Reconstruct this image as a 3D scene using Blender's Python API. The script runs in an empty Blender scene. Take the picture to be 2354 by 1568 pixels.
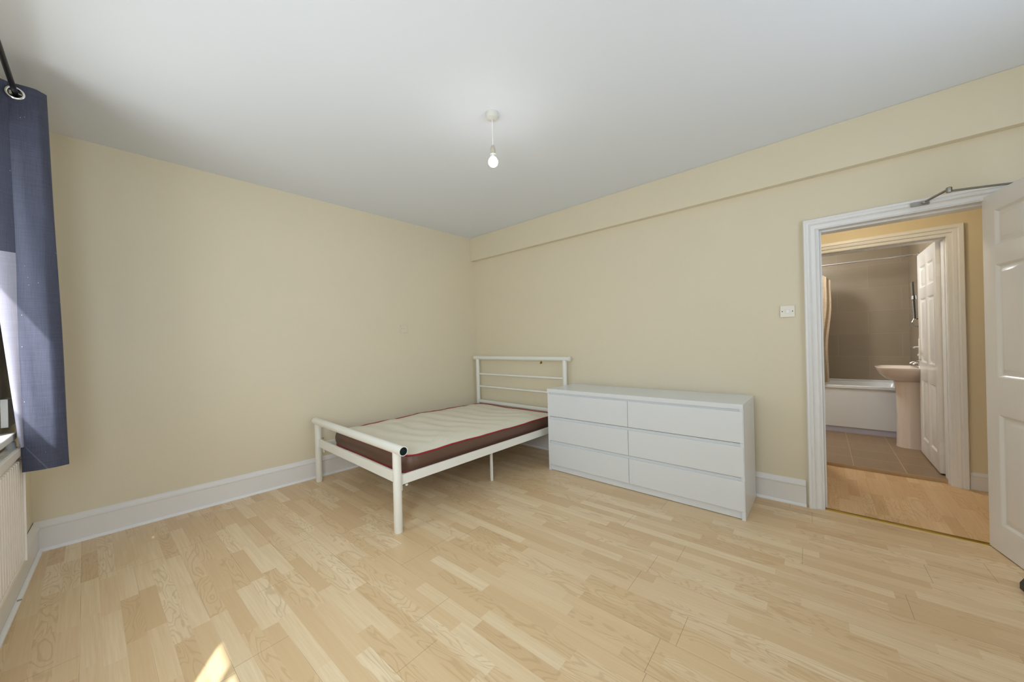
import bpy, bmesh, math, random
from mathutils import Vector, Matrix

C = bpy.context.scene.collection
SC = bpy.context.scene
PI = math.pi
random.seed(7)

# ------------------------------------------------------------------ camera
YAW, PITCH, ROLL = 0.71863, -0.0008, -0.02448
CAM = Vector((-3.31315, -3.55883, 1.22835))
F_PX = 814.49
fw = Vector((math.cos(YAW)*math.cos(PITCH), math.sin(YAW)*math.cos(PITCH), math.sin(PITCH)))
rt = Vector((math.sin(YAW), -math.cos(YAW), 0))
up = rt.cross(fw)
r2 = rt*math.cos(ROLL) + up*math.sin(ROLL)
u2 = up*math.cos(ROLL) - rt*math.sin(ROLL)
cd = bpy.data.cameras.new('camera')
cam = bpy.data.objects.new('camera', cd); C.objects.link(cam)
M = Matrix.Identity(4)
for i in range(3):
    M[i][0] = r2[i]; M[i][1] = u2[i]; M[i][2] = -fw[i]; M[i][3] = CAM[i]
cam.matrix_world = M
cd.sensor_width = 36.0; cd.sensor_fit = 'HORIZONTAL'
cd.lens = F_PX/2354*36
cd.shift_y = 5.33/2354
cd.clip_start = 0.02
SC.camera = cam

# ------------------------------------------------------------------ light
SC.view_settings.view_transform = 'Standard'
SC.view_settings.look = 'None'
SC.view_settings.gamma = 1.0
SC.view_settings.exposure = -0.06
SC.cycles.max_bounces = 10
SC.cycles.diffuse_bounces = 7
SC.cycles.glossy_bounces = 4
SC.cycles.sample_clamp_indirect = 6.0
SC.cycles.use_denoising = True

W = bpy.data.worlds.new('sky'); SC.world = W; W.use_nodes = True
bgn = W.node_tree.nodes['Background']
bgn.inputs[0].default_value = (0.78, 0.88, 1.0, 1); bgn.inputs[1].default_value = 0.6

def lamp(name, kind, loc, energy, col=(1, 1, 1), rot=None, size=None, aim=None):
    d = bpy.data.lights.new(name, kind); d.energy = energy; d.color = col
    o = bpy.data.objects.new(name, d); C.objects.link(o); o.location = loc
    if aim: o.rotation_euler = Vector(aim).to_track_quat('-Z', 'Y').to_euler()
    if size and kind == 'AREA':
        d.shape = 'RECTANGLE'; d.size, d.size_y = size
    elif size: d.shadow_soft_size = size
    return o

SUN_DIR = (0.55, 0.84, -1.0)
sun = lamp('sun', 'SUN', (-6, -6, 5), 10.0, (1.0, 0.97, 0.92), aim=SUN_DIR); sun.data.angle = 0.012
# daylight (sky and sunlit ground outside) at the windows of the window wall; rear and left wall lamps are added fill
lamp('daylight_window_far', 'AREA', (-3.90, -1.165, 1.50), 11, (0.92, 0.97, 1.0), size=(0.66, 1.2), aim=(1, 0.0, 0.10))
lamp('daylight_window_near', 'AREA', (-3.75, -3.15, 1.34), 12, (0.83, 0.95, 1.03), size=(0.8, 0.84), aim=(1, 0.9, -0.5))
lamp('left_wall_fill', 'AREA', (-3.74, -3.05, 1.34), 19, (0.81, 0.92, 1.03), size=(0.6, 0.84), aim=(0.6, 1.3, 0.05))  # added lamp, turned to brighten the left wall and floor
lamp('rear_fill', 'AREA', (-1.9, -5.06, 1.55), 3, (1.0, 1.0, 1.0), size=(1.5, 1.3), aim=(0, 1, 0))  # added fill from behind the camera
lamp('rear_fill_up', 'AREA', (-1.9, -5.06, 1.50), 30, (0.73, 0.88, 1.04), size=(1.5, 1.1), aim=(-0.3, 1, 0.8))  # added fill, tilted up to even out the ceiling and walls
lamp('hall_light', 'POINT', (0.32, -3.72, 2.30), 8.0, (1.0, 0.84, 0.58), size=0.06)
lamp('bathroom_fill', 'POINT', (2.0, -3.25, 2.2), 38, (0.97, 0.98, 0.95), size=0.08)  # added fill for tub and tiles, no lamp known here

# ------------------------------------------------------------------ node helpers
class NT:
    def __init__(s, name):
        s.m = bpy.data.materials.new(name); s.m.use_nodes = True
        s.t = s.m.node_tree; s.b = s.t.nodes['Principled BSDF']
    def n(s, typ, **kw):
        nd = s.t.nodes.new(typ)
        for k, v in kw.items(): setattr(nd, k, v)
        return nd
    def put(s, sock, v):
        if isinstance(v, bpy.types.NodeSocket): s.t.links.new(v, sock)
        elif v is not None:
            try: sock.default_value = v
            except Exception: sock.default_value = (*v, 1)
    def math(s, op, a, b=None, c=None, clamp=False):
        nd = s.n('ShaderNodeMath', operation=op, use_clamp=clamp)
        s.put(nd.inputs[0], a)
        if b is not None: s.put(nd.inputs[1], b)
        if c is not None: s.put(nd.inputs[2], c)
        return nd.outputs[0]
    def mix(s, f, a, b, blend='MIX'):
        nd = s.n('ShaderNodeMix', data_type='RGBA', blend_type=blend)
        s.put(nd.inputs[0], f); s.put(nd.inputs[6], a); s.put(nd.inputs[7], b)
        return nd.outputs[2]
    def ramp(s, f, stops):
        nd = s.n('ShaderNodeValToRGB'); cr = nd.color_ramp
        while len(cr.elements) < len(stops): cr.elements.new(0.5)
        for e, (p, c) in zip(cr.elements, stops): e.position = p; e.color = (*c, 1)
        s.put(nd.inputs[0], f); return nd.outputs[0]
    def maprange(s, v, a, b, c, d):
        nd = s.n('ShaderNodeMapRange'); s.put(nd.inputs[0], v)
        for i, x in enumerate((a, b, c, d)): nd.inputs[i+1].default_value = x
        return nd.outputs[0]
    def obj(s):
        return s.n('ShaderNodeTexCoord').outputs['Object']
    def scale(s, vec, sc, rotz=0.0, loc=(0, 0, 0)):
        nd = s.n('ShaderNodeMapping'); s.put(nd.inputs[0], vec)
        nd.inputs['Scale'].default_value = sc; nd.inputs['Rotation'].default_value = (0, 0, rotz)
        nd.inputs['Location'].default_value = loc
        return nd.outputs[0]
    def noise(s, vec, scale, detail=2, rough=.5, dist=0.0):
        nd = s.n('ShaderNodeTexNoise'); s.put(nd.inputs['Vector'], vec)
        nd.inputs['Scale'].default_value = scale; nd.inputs['Detail'].default_value = detail
        nd.inputs['Roughness'].default_value = rough; nd.inputs['Distortion'].default_value = dist
        return nd.outputs['Fac']
    def bump(s, h, strength, dist=0.002):
        nd = s.n('ShaderNodeBump'); s.put(nd.inputs['Height'], h)
        nd.inputs['Strength'].default_value = strength; nd.inputs['Distance'].default_value = dist
        s.t.links.new(nd.outputs[0], s.b.inputs['Normal'])

def lin(r, g, b):
    f = lambda c: (c/255/12.92) if c/255 <= .04045 else ((c/255+.055)/1.055)**2.4
    return (f(r), f(g), f(b))

def plain(name, col, rough=.5, metal=0.0, var=0.03, vscale=6, bump=0.0, bscale=60, spec=.5, coat=0.0):
    k = NT(name); o = k.obj()
    nz = k.noise(o, vscale, 3)
    dark = tuple(c*(1-var) for c in col); light = tuple(min(1, c*(1+var)) for c in col)
    k.put(k.b.inputs['Base Color'], k.mix(nz, dark, light))
    k.b.inputs['Roughness'].default_value = rough; k.b.inputs['Metallic'].default_value = metal
    k.b.inputs['Specular IOR Level'].default_value = spec
    k.b.inputs['Coat Weight'].default_value = coat
    if bump: k.bump(k.noise(o, bscale, 3), bump)
    return k.m

def laminate(name, rot, off, tint=(1, 1, 1)):
    """three-strip laminate, strips run along local +Y after the rotation"""
    k = NT(name)
    v = k.scale(k.obj(), (1, 1, 1), rot, off)
    sx = k.n('ShaderNodeSeparateXYZ'); k.put(sx.inputs[0], v)
    x, y = sx.outputs[0], sx.outputs[1]
    SW, BW, BL = 0.0637, 0.191, 1.29
    si = k.math('FLOOR', k.math('DIVIDE', x, SW))
    bi = k.math('FLOOR', k.math('DIVIDE', x, BW))
    wn = k.n('ShaderNodeTexWhiteNoise', noise_dimensions='1D'); k.put(wn.inputs['W'], k.math('ADD', si, 37.3))
    yo = k.math('ADD', k.math('DIVIDE', y, .41), k.math('MULTIPLY', wn.outputs[0], 7.0))
    yi = k.math('FLOOR', yo)
    cmb = k.n('ShaderNodeCombineXYZ'); k.put(cmb.inputs[0], si); k.put(cmb.inputs[1], yi); cmb.inputs[2].default_value = 3.1
    w2 = k.n('ShaderNodeTexWhiteNoise', noise_dimensions='3D'); k.put(w2.inputs['Vector'], cmb.outputs[0])
    # some neighbours join into longer pieces
    tone = w2.outputs['Value']
    # grain coordinates: shift every piece by its own random vector
    add = k.n('ShaderNodeVectorMath', operation='MULTIPLY_ADD')
    k.put(add.inputs[0], w2.outputs['Color']); add.inputs[1].default_value = (9, 9, 9); k.put(add.inputs[2], v)
    g = add.outputs[0]
    fine = k.noise(k.scale(g, (70, 2.2, 1)), 1.6, 5, .6)
    broad = k.noise(k.scale(g, (9, 1.3, 1)), 1.0, 3, .5)
    # cathedral rings: bands of a stretched noise field
    field = k.noise(k.scale(g, (11, 1.9, 1)), 1.0, 2, .45, .4)
    rings = k.math('SINE', k.math('MULTIPLY', field, 95.0))
    w3 = k.n('ShaderNodeTexWhiteNoise', noise_dimensions='3D')
    a2 = k.n('ShaderNodeVectorMath', operation='ADD'); k.put(a2.inputs[0], cmb.outputs[0]); a2.inputs[1].default_value = (5.5, 2.2, 8.8)
    k.put(w3.inputs['Vector'], a2.outputs[0])
    amt = k.math('MULTIPLY', k.math('GREATER_THAN', w3.outputs['Value'], .55), .36)
    ringm = k.math('MULTIPLY', k.maprange(rings, .35, 1.0, 0, 1), amt)
    T = lambda r, gg, b: tuple(c*t for c, t in zip(lin(r, gg, b), tint))
    base = k.ramp(tone, [(0.0, T(212, 183, 143)), (.35, T(222, 196, 157)), (.7, T(228, 205, 169)), (1.0, T(236, 217, 184))])
    c = k.mix(k.maprange(fine, .35, .7, 0, .38), base, T(204, 172, 128))
    c = k.mix(k.maprange(broad, .4, .75, 0, .42), c, T(214, 184, 142))
    c = k.mix(ringm, c, T(184, 150, 106))
    # strip edges (faint) and board joints (dark)
    fx = k.math('FRACT', k.math('DIVIDE', x, BW))
    w4 = k.n('ShaderNodeTexWhiteNoise', noise_dimensions='1D'); k.put(w4.inputs['W'], k.math('ADD', bi, 11.7))
    fy = k.math('FRACT', k.math('ADD', k.math('DIVIDE', y, BL), w4.outputs[0]))
    jx = k.math('LESS_THAN', fx, 0.006)
    jy = k.math('LESS_THAN', fy, 0.0010)
    vis = k.noise(v, 1.7, 2)
    jvis = k.maprange(vis, .42, .6, .12, .75)
    jj = k.math('MAXIMUM', k.math('MULTIPLY', jx, jvis), k.math('MULTIPLY', jy, .8))
    c = k.mix(jj, c, T(96, 70, 40))
    # tiny dark specks of dirt
    vor = k.n('ShaderNodeTexVoronoi'); k.put(vor.inputs['Vector'], v); vor.inputs['Scale'].default_value = 5.0
    c = k.mix(k.math('LESS_THAN', vor.outputs['Distance'], .014), c, T(80, 60, 40))
    k.put(k.b.inputs['Base Color'], c)
    k.put(k.b.inputs['Roughness'], k.maprange(fine, .3, .7, .30, .42))
    k.b.inputs['Specular IOR Level'].default_value = .45
    k.bump(k.math('SUBTRACT', k.math('MULTIPLY', fine, .3), jj), .12, .001)
    return k.m

def wallpaint(name, col, var=.035):
    k = NT(name); o = k.obj()
    n1 = k.noise(o, 1.1, 3, .5); n2 = k.noise(o, 9, 3, .6)
    a = tuple(c*(1-var) for c in col); b = tuple(c*(1+var) for c in col)
    c = k.mix(n1, a, b)
    c = k.mix(k.maprange(n2, .55, .8, 0, .12), c, tuple(x*.93 for x in col))
    vor = k.n('ShaderNodeTexVoronoi'); k.put(vor.inputs['Vector'], o); vor.inputs['Scale'].default_value = 1.6
    c = k.mix(k.math('LESS_THAN', vor.outputs['Distance'], .005), c, tuple(x*.45 for x in col))
    k.put(k.b.inputs['Base Color'], c)
    k.b.inputs['Roughness'].default_value = .48; k.b.inputs['Specular IOR Level'].default_value = .35
    k.bump(k.math('ADD', k.noise(o, 4, 3), k.math('MULTIPLY', k.noise(o, 160, 2), .15)), .35, .006)
    return k.m

def tiles(name, col, grout, wx, wz, axis_u, off, bond=.5, rough=.3, streak=.1, axis_v=2):
    """brick-bond tiles on a plane; axis_u / axis_v are object axes"""
    k = NT(name)
    sx = k.n('ShaderNodeSeparateXYZ'); k.put(sx.inputs[0], k.obj())
    u = k.math('ADD', sx.outputs[axis_u], off[0]); v = k.math('ADD', sx.outputs[axis_v], off[1])
    row = k.math('FLOOR', k.math('DIVIDE', v, wz))
    uu = k.math('ADD', k.math('DIVIDE', u, wx), k.math('MULTIPLY', k.math('MODULO', row, 2.0), bond))
    fu = k.math('FRACT', uu); fv = k.math('FRACT', k.math('DIVIDE', v, wz))
    cell = k.n('ShaderNodeCombineXYZ'); k.put(cell.inputs[0], k.math('FLOOR', uu)); k.put(cell.inputs[1], row)
    wn = k.n('ShaderNodeTexWhiteNoise', noise_dimensions='3D'); k.put(wn.inputs['Vector'], cell.outputs[0])
    g = k.math('MAXIMUM', k.math('LESS_THAN', fu, .004/wx), k.math('LESS_THAN', fv, .004/wz))
    c = k.mix(wn.outputs['Value'], tuple(x*(1-.06) for x in col), tuple(x*(1+.06) for x in col))
    st = [14, 14, 14]; st[axis_u] = 1.5
    c = k.mix(k.math('MULTIPLY', k.noise(k.scale(k.obj(), tuple(st)), 2.0, 4, .6), streak*3), c, tuple(x*.72 for x in col))
    k.put(k.b.inputs['Base Color'], k.mix(g, c, grout))
    k.b.inputs['Roughness'].default_value = rough
    k.bump(k.math('SUBTRACT', 1.0, g), .4, .001)
    return k.m

def fabric(name, col, transl=0.0, weave=1.0):
    k = NT(name); o = k.obj()
    wv = k.noise(k.scale(o, (500, 500, 12)), 1, 2); wh = k.noise(k.scale(o, (14, 14, 520)), 1, 2)
    s = k.math('MULTIPLY', k.math('ADD', wv, wh), .5)
    c = k.mix(k.maprange(s, .38, .62, 0, 1), tuple(x*(1-.22*weave) for x in col), tuple(min(1, x*(1+.24*weave)) for x in col))
    lint = k.n('ShaderNodeTexVoronoi'); k.put(lint.inputs['Vector'], o); lint.inputs['Scale'].default_value = 26
    c = k.mix(k.math('LESS_THAN', lint.outputs['Distance'], .035), c, (.45, .45, .5))
    k.put(k.b.inputs['Base Color'], c)
    k.b.inputs['Roughness'].default_value = .62
    k.b.inputs['Sheen Weight'].default_value = .35; k.b.inputs['Sheen Roughness'].default_value = .4
    k.bump(s, .35, .0015)
    if transl:
        tr = k.n('ShaderNodeBsdfTranslucent'); k.put(tr.inputs[0], c)
        mx = k.n('ShaderNodeMixShader'); mx.inputs[0].default_value = transl
        k.t.links.new(k.b.outputs[0], mx.inputs[1]); k.t.links.new(tr.outputs[0], mx.inputs[2])
        k.t.links.new(mx.outputs[0], k.t.nodes['Material Output'].inputs['Surface'])
    return k.m

def wornpaint(name, col, chip, amount=.62, rough=.35):
    """white gloss paint with thin vertical chips of wear"""
    k = NT(name); o = k.obj()
    n = k.noise(k.scale(o, (60, 60, 3.0)), 1.0, 4, .6)
    big = k.noise(o, 1.3, 2)
    m = k.math('MULTIPLY', k.maprange(n, amount, amount+.03, 0, 1), k.maprange(big, .5, .62, 0, 1))
    z = k.noise(o, 5, 3)
    c = k.mix(z, tuple(x*.95 for x in col), col)
    k.put(k.b.inputs['Base Color'], k.mix(m, c, chip))
    k.b.inputs['Roughness'].default_value = rough
    k.bump(k.math('ADD', k.noise(k.scale(o, (40, 40, 4)), 1, 3), k.math('MULTIPLY', m, -.8)), .25, .002)
    return k.m

def emit(name, col, strength):
    k = NT(name)
    k.b.inputs['Base Color'].default_value = (.9, .9, .88, 1)
    k.b.inputs['Emission Color'].default_value = (*col, 1); k.b.inputs['Emission Strength'].default_value = strength
    return k.m

def glass_mat(name):
    k = NT(name)
    tr = k.n('ShaderNodeBsdfTransparent'); gl = k.n('ShaderNodeBsdfGlossy'); gl.inputs['Roughness'].default_value = .02
    mx = k.n('ShaderNodeMixShader'); mx.inputs[0].default_value = .06
    k.t.links.new(tr.outputs[0], mx.inputs[1]); k.t.links.new(gl.outputs[0], mx.inputs[2])
    k.t.links.new(mx.outputs[0], k.t.nodes['Material Output'].inputs['Surface'])
    return k.m

CREAM = lin(221, 211, 187)
m_wall = wallpaint('cream_wall_paint', CREAM)
m_hallwall = wallpaint('hall_wall_paint', lin(220, 207, 178))
m_ceil = plain('ceiling_paint', lin(224, 229, 237), .8, var=.015, vscale=1.2, bump=.15, bscale=5)
m_trim = wornpaint('white_gloss_trim', lin(236, 236, 236), lin(120, 112, 104), .70)
m_skirt = wornpaint('white_skirting_paint', lin(232, 230, 228), lin(150, 130, 110), .74)
m_bead = plain('white_bead', lin(240, 240, 242), .4)
m_floor = laminate('birch_laminate', -0.0245, (0.0, 0.0, 0))
m_hallfloor = laminate('hall_laminate', PI/2, (0.0, 0.03, 0), (0.93, 0.82, 0.68))  # same laminate, orange tint puts the warm hall light into the colour
m_bathtile = tiles('grey_brown_wall_tile', lin(160, 145, 124), lin(172, 156, 133), .60, .30, 1, (4.03+.0, -.035), .5)
m_bathtile_r = tiles('grey_brown_side_tile', lin(160, 145, 124), lin(172, 156, 133), .60, .30, 0, (.1, -.035), .5)
m_bathfloor = tiles('brown_floor_tile', lin(144, 118, 88), lin(188, 164, 130), .33, .33, 0, (-1.165, 4.09+.33*4), 0.0, .35, .25, axis_v=1)
m_metal = plain('cream_powder_coat', lin(233, 233, 226), .32, var=.015)
m_dark = plain('dark_inside', lin(30, 44, 46), .8)
m_matt = plain('mattress_ticking', lin(224, 220, 205), .85, var=.03, vscale=14, bump=.5, bscale=30)
m_brown = plain('brown_mattress_border', lin(98, 70, 56), .42, var=.08, vscale=30, bump=.2, bscale=200)
m_red = plain('crimson_piping', lin(150, 24, 40), .5, bump=.4, bscale=700)
m_white = plain('white_foil', lin(222, 226, 230), .28, var=.01)
m_gap = plain('drawer_runner_shadow_board', lin(200, 203, 206), .6)
m_plastic = plain('white_plastic', lin(226, 220, 205), .3, var=.02)
m_plastic_w = plain('pure_white_plastic', lin(236, 236, 232), .35, var=.01)
m_rose = plain('rose_plastic', lin(212, 212, 206), .4, var=.01)
m_holder = plain('holder_plastic', lin(186, 180, 164), .4, var=.02)
m_black = plain('black_plastic', lin(24, 22, 20), .45)
m_chrome = plain('chrome', (.8, .8, .8), .12, metal=1.0, var=.02)
m_steel = plain('brushed_steel', (.34, .33, .30), .38, metal=1.0, var=.15, vscale=60)
m_brass = plain('brass', lin(160, 126, 44), .3, metal=1.0, var=.1, vscale=40)
m_rod = plain('black_metal', lin(38, 38, 40), .35, metal=.6)
m_curtain = fabric('navy_fabric', lin(60, 64, 84), .12)
m_lining = fabric('pale_lining', lin(158, 158, 176), .25, .3)
m_rad = plain('radiator_enamel', lin(240, 234, 228), .35, var=.01)
m_ceramic = plain('blush_ceramic', lin(228, 214, 204), .12, var=.01, coat=.4)
m_bath = plain('white_acrylic', lin(226, 228, 232), .2, var=.01)
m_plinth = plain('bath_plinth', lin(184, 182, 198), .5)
m_shower = fabric('peach_fabric', lin(176, 156, 130), .2)
m_mirror = plain('mirror_silver', (.75, .77, .78), .04, metal=1.0, var=.005)
m_glass = glass_mat('window_glass')
m_bulb = emit('lit_bulb', (1.0, .98, .95), 62.0)
m_ground = plain('outside_ground', lin(150, 148, 140), .9)
m_doorpaint = wornpaint('door_white_paint', lin(236, 233, 229), lin(190, 180, 165), .80, .22)

# ------------------------------------------------------------------ mesh helpers
def smooth_by_angle(me, ang=35):
    bm = bmesh.new(); bm.from_mesh(me)
    lim = math.radians(ang)
    for f in bm.faces: f.smooth = True
    for e in bm.edges:
        e.smooth = len(e.link_faces) == 2 and e.calc_face_angle(0) <= lim
    bm.to_mesh(me); bm.free()

def obj(name, bm, mat, parent=None, bevel=0.0, seg=2, ang=35, recalc=True):
    if recalc: bmesh.ops.recalc_face_normals(bm, faces=bm.faces)
    me = bpy.data.meshes.new(name); bm.to_mesh(me); bm.free()
    smooth_by_angle(me, ang)
    for m in (mat if isinstance(mat, (list, tuple)) else [mat]): me.materials.append(m)
    o = bpy.data.objects.new(name, me); C.objects.link(o)
    if parent: o.parent = parent
    if bevel:
        b = o.modifiers.new('bevel', 'BEVEL'); b.width = bevel; b.segments = seg; b.limit_method = 'ANGLE'
        b.angle_limit = math.radians(40); b.harden_normals = True
    return o

def tag(o, label=None, cat=None, group=None, kind=None):
    if label: o['label'] = label
    if cat: o['category'] = cat
    if group: o['group'] = group
    if kind: o['kind'] = kind
    return o

def thing(name, label, cat, loc=(0, 0, 0), rotz=0, group=None):
    o = bpy.data.objects.new(name, None); C.objects.link(o)
    o.location = loc; o.rotation_euler = (0, 0, rotz); o.empty_display_size = .1
    return tag(o, label, cat, group)

def struct(name, bm, mat, parent=None, **kw):
    o = obj(name, bm, mat, parent, **kw)
    if not parent: o['kind'] = 'structure'
    return o

def box(bm, x0, x1, y0, y1, z0, z1, mat=0):
    vs = [bm.verts.new((x, y, z)) for x in (x0, x1) for y in (y0, y1) for z in (z0, z1)]
    fs = []
    for f in ((0, 1, 3, 2), (4, 6, 7, 5), (0, 4, 5, 1), (2, 3, 7, 6), (0, 2, 6, 4), (1, 5, 7, 3)):
        fc = bm.faces.new([vs[i] for i in f]); fc.material_index = mat; fs.append(fc)
    return vs

def bxo(name, b, mat, parent=None, bevel=.002, **kw):
    bm = bmesh.new(); box(bm, *b); return obj(name, bm, mat, parent, bevel, **kw)

def prism(bm, base, z0, z1):
    """vertical prism over a polygon of (x, y)"""
    a = [bm.verts.new((x, y, z0)) for x, y in base]; b = [bm.verts.new((x, y, z1)) for x, y in base]
    n = len(base)
    bm.faces.new(a[::-1]); bm.faces.new(b)
    for i in range(n): bm.faces.new((a[i], a[(i+1) % n], b[(i+1) % n], b[i]))

def tube(bm, pts, r, n=16, cap=True, radii=None):
    pts = [Vector(p) for p in pts]; rings = []
    prev = None
    for i, p in enumerate(pts):
        if i == 0: t = pts[1]-pts[0]
        elif i == len(pts)-1: t = pts[-1]-pts[-2]
        else: t = (pts[i+1]-pts[i]).normalized() + (pts[i]-pts[i-1]).normalized()
        t.normalize()
        if prev is None:
            a = Vector((0, 0, 1)) if abs(t.z) < .9 else Vector((1, 0, 0))
            u = t.cross(a).normalized()
        else:
            u = (prev - t*prev.dot(t)).normalized()
        prev = u; w = t.cross(u)
        rr = radii[i] if radii else r
        rings.append([bm.verts.new(p + u*math.cos(k*2*PI/n)*rr + w*math.sin(k*2*PI/n)*rr) for k in range(n)])
    for a, b in zip(rings, rings[1:]):
        for k in range(n): bm.faces.new((a[k], a[(k+1) % n], b[(k+1) % n], b[k]))
    if cap:
        bm.faces.new(rings[0][::-1]); bm.faces.new(rings[-1])
    return rings

def lathe(bm, prof, c=(0, 0, 0), n=28, axis='z'):
    """profile (r, h) around an axis"""
    rings = []
    for r, h in prof:
        ring = []
        for k in range(n):
            a = 2*PI*k/n; u, v = r*math.cos(a), r*math.sin(a)
            p = {'z': (u, v, h), 'x': (h, u, v), 'y': (u, h, v)}[axis]
            ring.append(bm.verts.new((p[0]+c[0], p[1]+c[1], p[2]+c[2])))
        rings.append(ring)
    for a, b in zip(rings, rings[1:]):
        for k in range(n): bm.faces.new((a[k], a[(k+1) % n], b[(k+1) % n], b[k]))
    if prof[0][0] > 1e-5: bm.faces.new(rings[0][::-1])
    if prof[-1][0] > 1e-5: bm.faces.new(rings[-1])
    bmesh.ops.remove_doubles(bm, verts=bm.verts, dist=1e-6)

def extrude_profile(bm, prof, a, b, nrm):
    """profile [(out, z)] swept from a to b (xy points); nrm = horizontal direction 'out' points to"""
    ra = [bm.verts.new((a[0]+nrm[0]*o, a[1]+nrm[1]*o, z)) for o, z in prof]
    rb = [bm.verts.new((b[0]+nrm[0]*o, b[1]+nrm[1]*o, z)) for o, z in prof]
    n = len(prof)
    for i in range(n): bm.faces.new((ra[i], ra[(i+1) % n], rb[(i+1) % n], rb[i]))
    bm.faces.new(ra[::-1]); bm.faces.new(rb)

# ------------------------------------------------------------------ room geometry
H = 2.6545; L = 3.6304; TA = 0.04099; TW = 0.02934
def Apt(x, off=0.0): return (x, -x*TA - off)          # a point of the left wall plane
def Wx(y): return -L + TW*y if y < 0 else -L          # x of the window wall at y (y negative)
YR = -5.0                                             # rear wall
dirA = Vector((-1, TA)).normalized(); nA = (-TA/math.hypot(1, TA)*-1*-1, -1/math.hypot(1, TA))
dirW = Vector((-TW, -1)).normalized(); nW = (1/math.hypot(1, TW), -TW/math.hypot(1, TW))

# floor and ceiling
bm = bmesh.new(); box(bm, -4.1, 0.02, -5.3, .3, -.12, 0); struct('floor', bm, m_floor)
bm = bmesh.new(); box(bm, 0.02, 1.165, -5.4, -2.4, -.12, 0); struct('floor_hall', bm, m_hallfloor)
bm = bmesh.new(); box(bm, 1.165, 3.5, -4.6, -2.7, -.12, .03); struct('floor_bathroom', bm, m_bathfloor)
bm = bmesh.new(); box(bm, -4.1, .12, -5.3, .3, H, H+.12); struct('ceiling', bm, m_ceil)
bm = bmesh.new(); box(bm, .12, 1.27, -5.4, -2.4, 2.6, 2.72); struct('ceiling_hall', bm, m_ceil)
bm = bmesh.new(); box(bm, 1.27, 3.5, -4.6, -2.7, 2.42, 2.54); struct('ceiling_bathroom', bm, m_ceil)

# left wall (behind the bed)
bm = bmesh.new(); prism(bm, [(.12, Apt(.12)[1]), (-3.9, Apt(-3.9)[1]), (-3.9, .42), (.12, .42)], 0, H); struct('wall_left', bm, m_wall)

# right wall with the boxed beam and the doorway
OY0, OY1, OZ = -4.322, -3.538, 1.990       # rough opening; linings sit inside
bm = bmesh.new()
box(bm, 0, .12, OY1, .1, 0, H); box(bm, 0, .12, -5.3, OY0, 0, H); box(bm, 0, .12, OY0, OY1, OZ, H)
struct('wall_right', bm, m_wall)
bm = bmesh.new(); prism(bm, [(.001, 0.02), (-.055, 0.02), (-.055, -5.0), (.001, -5.0)], 2.345, H)
struct('trim_1', bm, m_wall, bevel=.004)

# window wall (0.34 m thick) with two deep window openings, rear wall with one added unseen for the rear fill
WIN = [(-1.57, -.76, .86, 2.25), (-4.45, -2.69, .86, 1.815)]
def wallw(bm, y0, y1, z0, z1):
    prism(bm, [(Wx(y0), y0), (Wx(y1), y1), (-4.0, y1), (-4.0, y0)], z0, z1)
bm = bmesh.new()
wallw(bm, -.76, .42, 0, H); wallw(bm, -2.69, -1.57, 0, H); wallw(bm, -5.3, -4.45, 0, H)
for y0, y1, z0, z1 in WIN:
    wallw(bm, y0, y1, 0, z0); wallw(bm, y0, y1, z1, H)
bmesh.ops.remove_doubles(bm, verts=bm.verts, dist=1e-5)
struct('wall_window', bm, m_wall)
RW = (-2.7, -1.1, .86, 2.25)
bm = bmesh.new()
box(bm, -4.0, RW[0], YR-.3, YR, 0, H); box(bm, RW[1], .12, YR-.3, YR, 0, H)
box(bm, RW[0], RW[1], YR-.3, YR, 0, RW[2]); box(bm, RW[0], RW[1], YR-.3, YR, RW[3], H)
struct('wall_rear', bm, m_wall)

def window(idx, a, b, z0, z1, plane, axis, bars):
    """sash window at x=plane (axis 'x') or y=plane (axis 'y')"""
    root = bpy.data.objects.new('window_%d' % idx, None); C.objects.link(root); root['kind'] = 'structure'
    def bb(bm, u0, u1, w0, w1, d0, d1):
        if axis == 'x': box(bm, plane+d0, plane+d1, u0, u1, w0, w1)
        else: box(bm, u0, u1, plane+d0, plane+d1, w0, w1)
    bm = bmesh.new(); f = .06
    bb(bm, a, a+f, z0, z1, 0, .07); bb(bm, b-f, b, z0, z1, 0, .07)
    bb(bm, a+f, b-f, z0, z0+f, 0, .07); bb(bm, a+f, b-f, z1-f, z1, 0, .07)
    if not bars: zm = (z0+z1)/2; bb(bm, a+f, b-f, zm-.025, zm+.025, .01, .06)
    for q_ in bars: bb(bm, q_-.011, q_+.011, z0+f, z1-f, .02, .05)
    root_loc = None
    obj('window_frame', bm, m_trim, root, .004)
    bm = bmesh.new(); bb(bm, a+f, b-f, z0+f, z1-f, .03, .036); obj('glass_pane', bm, m_glass, root)
    return root
w1 = window(1, *WIN[0][:2], *WIN[0][2:], -3.99, 'x', [])
w2 = window(2, *WIN[1][:2], *WIN[1][2:], -3.99, 'x', [-3.25, -3.42, -3.85])
w3 = window(3, RW[0], RW[1], RW[2], RW[3], YR-.28, 'y', [])
bm = bmesh.new(); prism(bm, [(-3.92, WIN[0][0]), (-3.92, WIN[0][1]), (Wx(-.76)+.0, WIN[0][1]), (Wx(-.66)+.0, -.66), (Wx(-.7)+.048, -.66), (Wx(-1.7)+.048, -1.72), (Wx(-1.7), -1.72), (Wx(-1.6), WIN[0][0])], .83, .862)
obj('window_sill', bm, m_trim, w1, .006, 3)
bm = bmesh.new(); prism(bm, [(-3.92, WIN[1][0]), (-3.92, WIN[1][1]), (Wx(-3.1), WIN[1][1]), (Wx(-4.4), WIN[1][0])], .83, .862)
obj('window_sill', bm, m_trim, w2, .006, 3)

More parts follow.
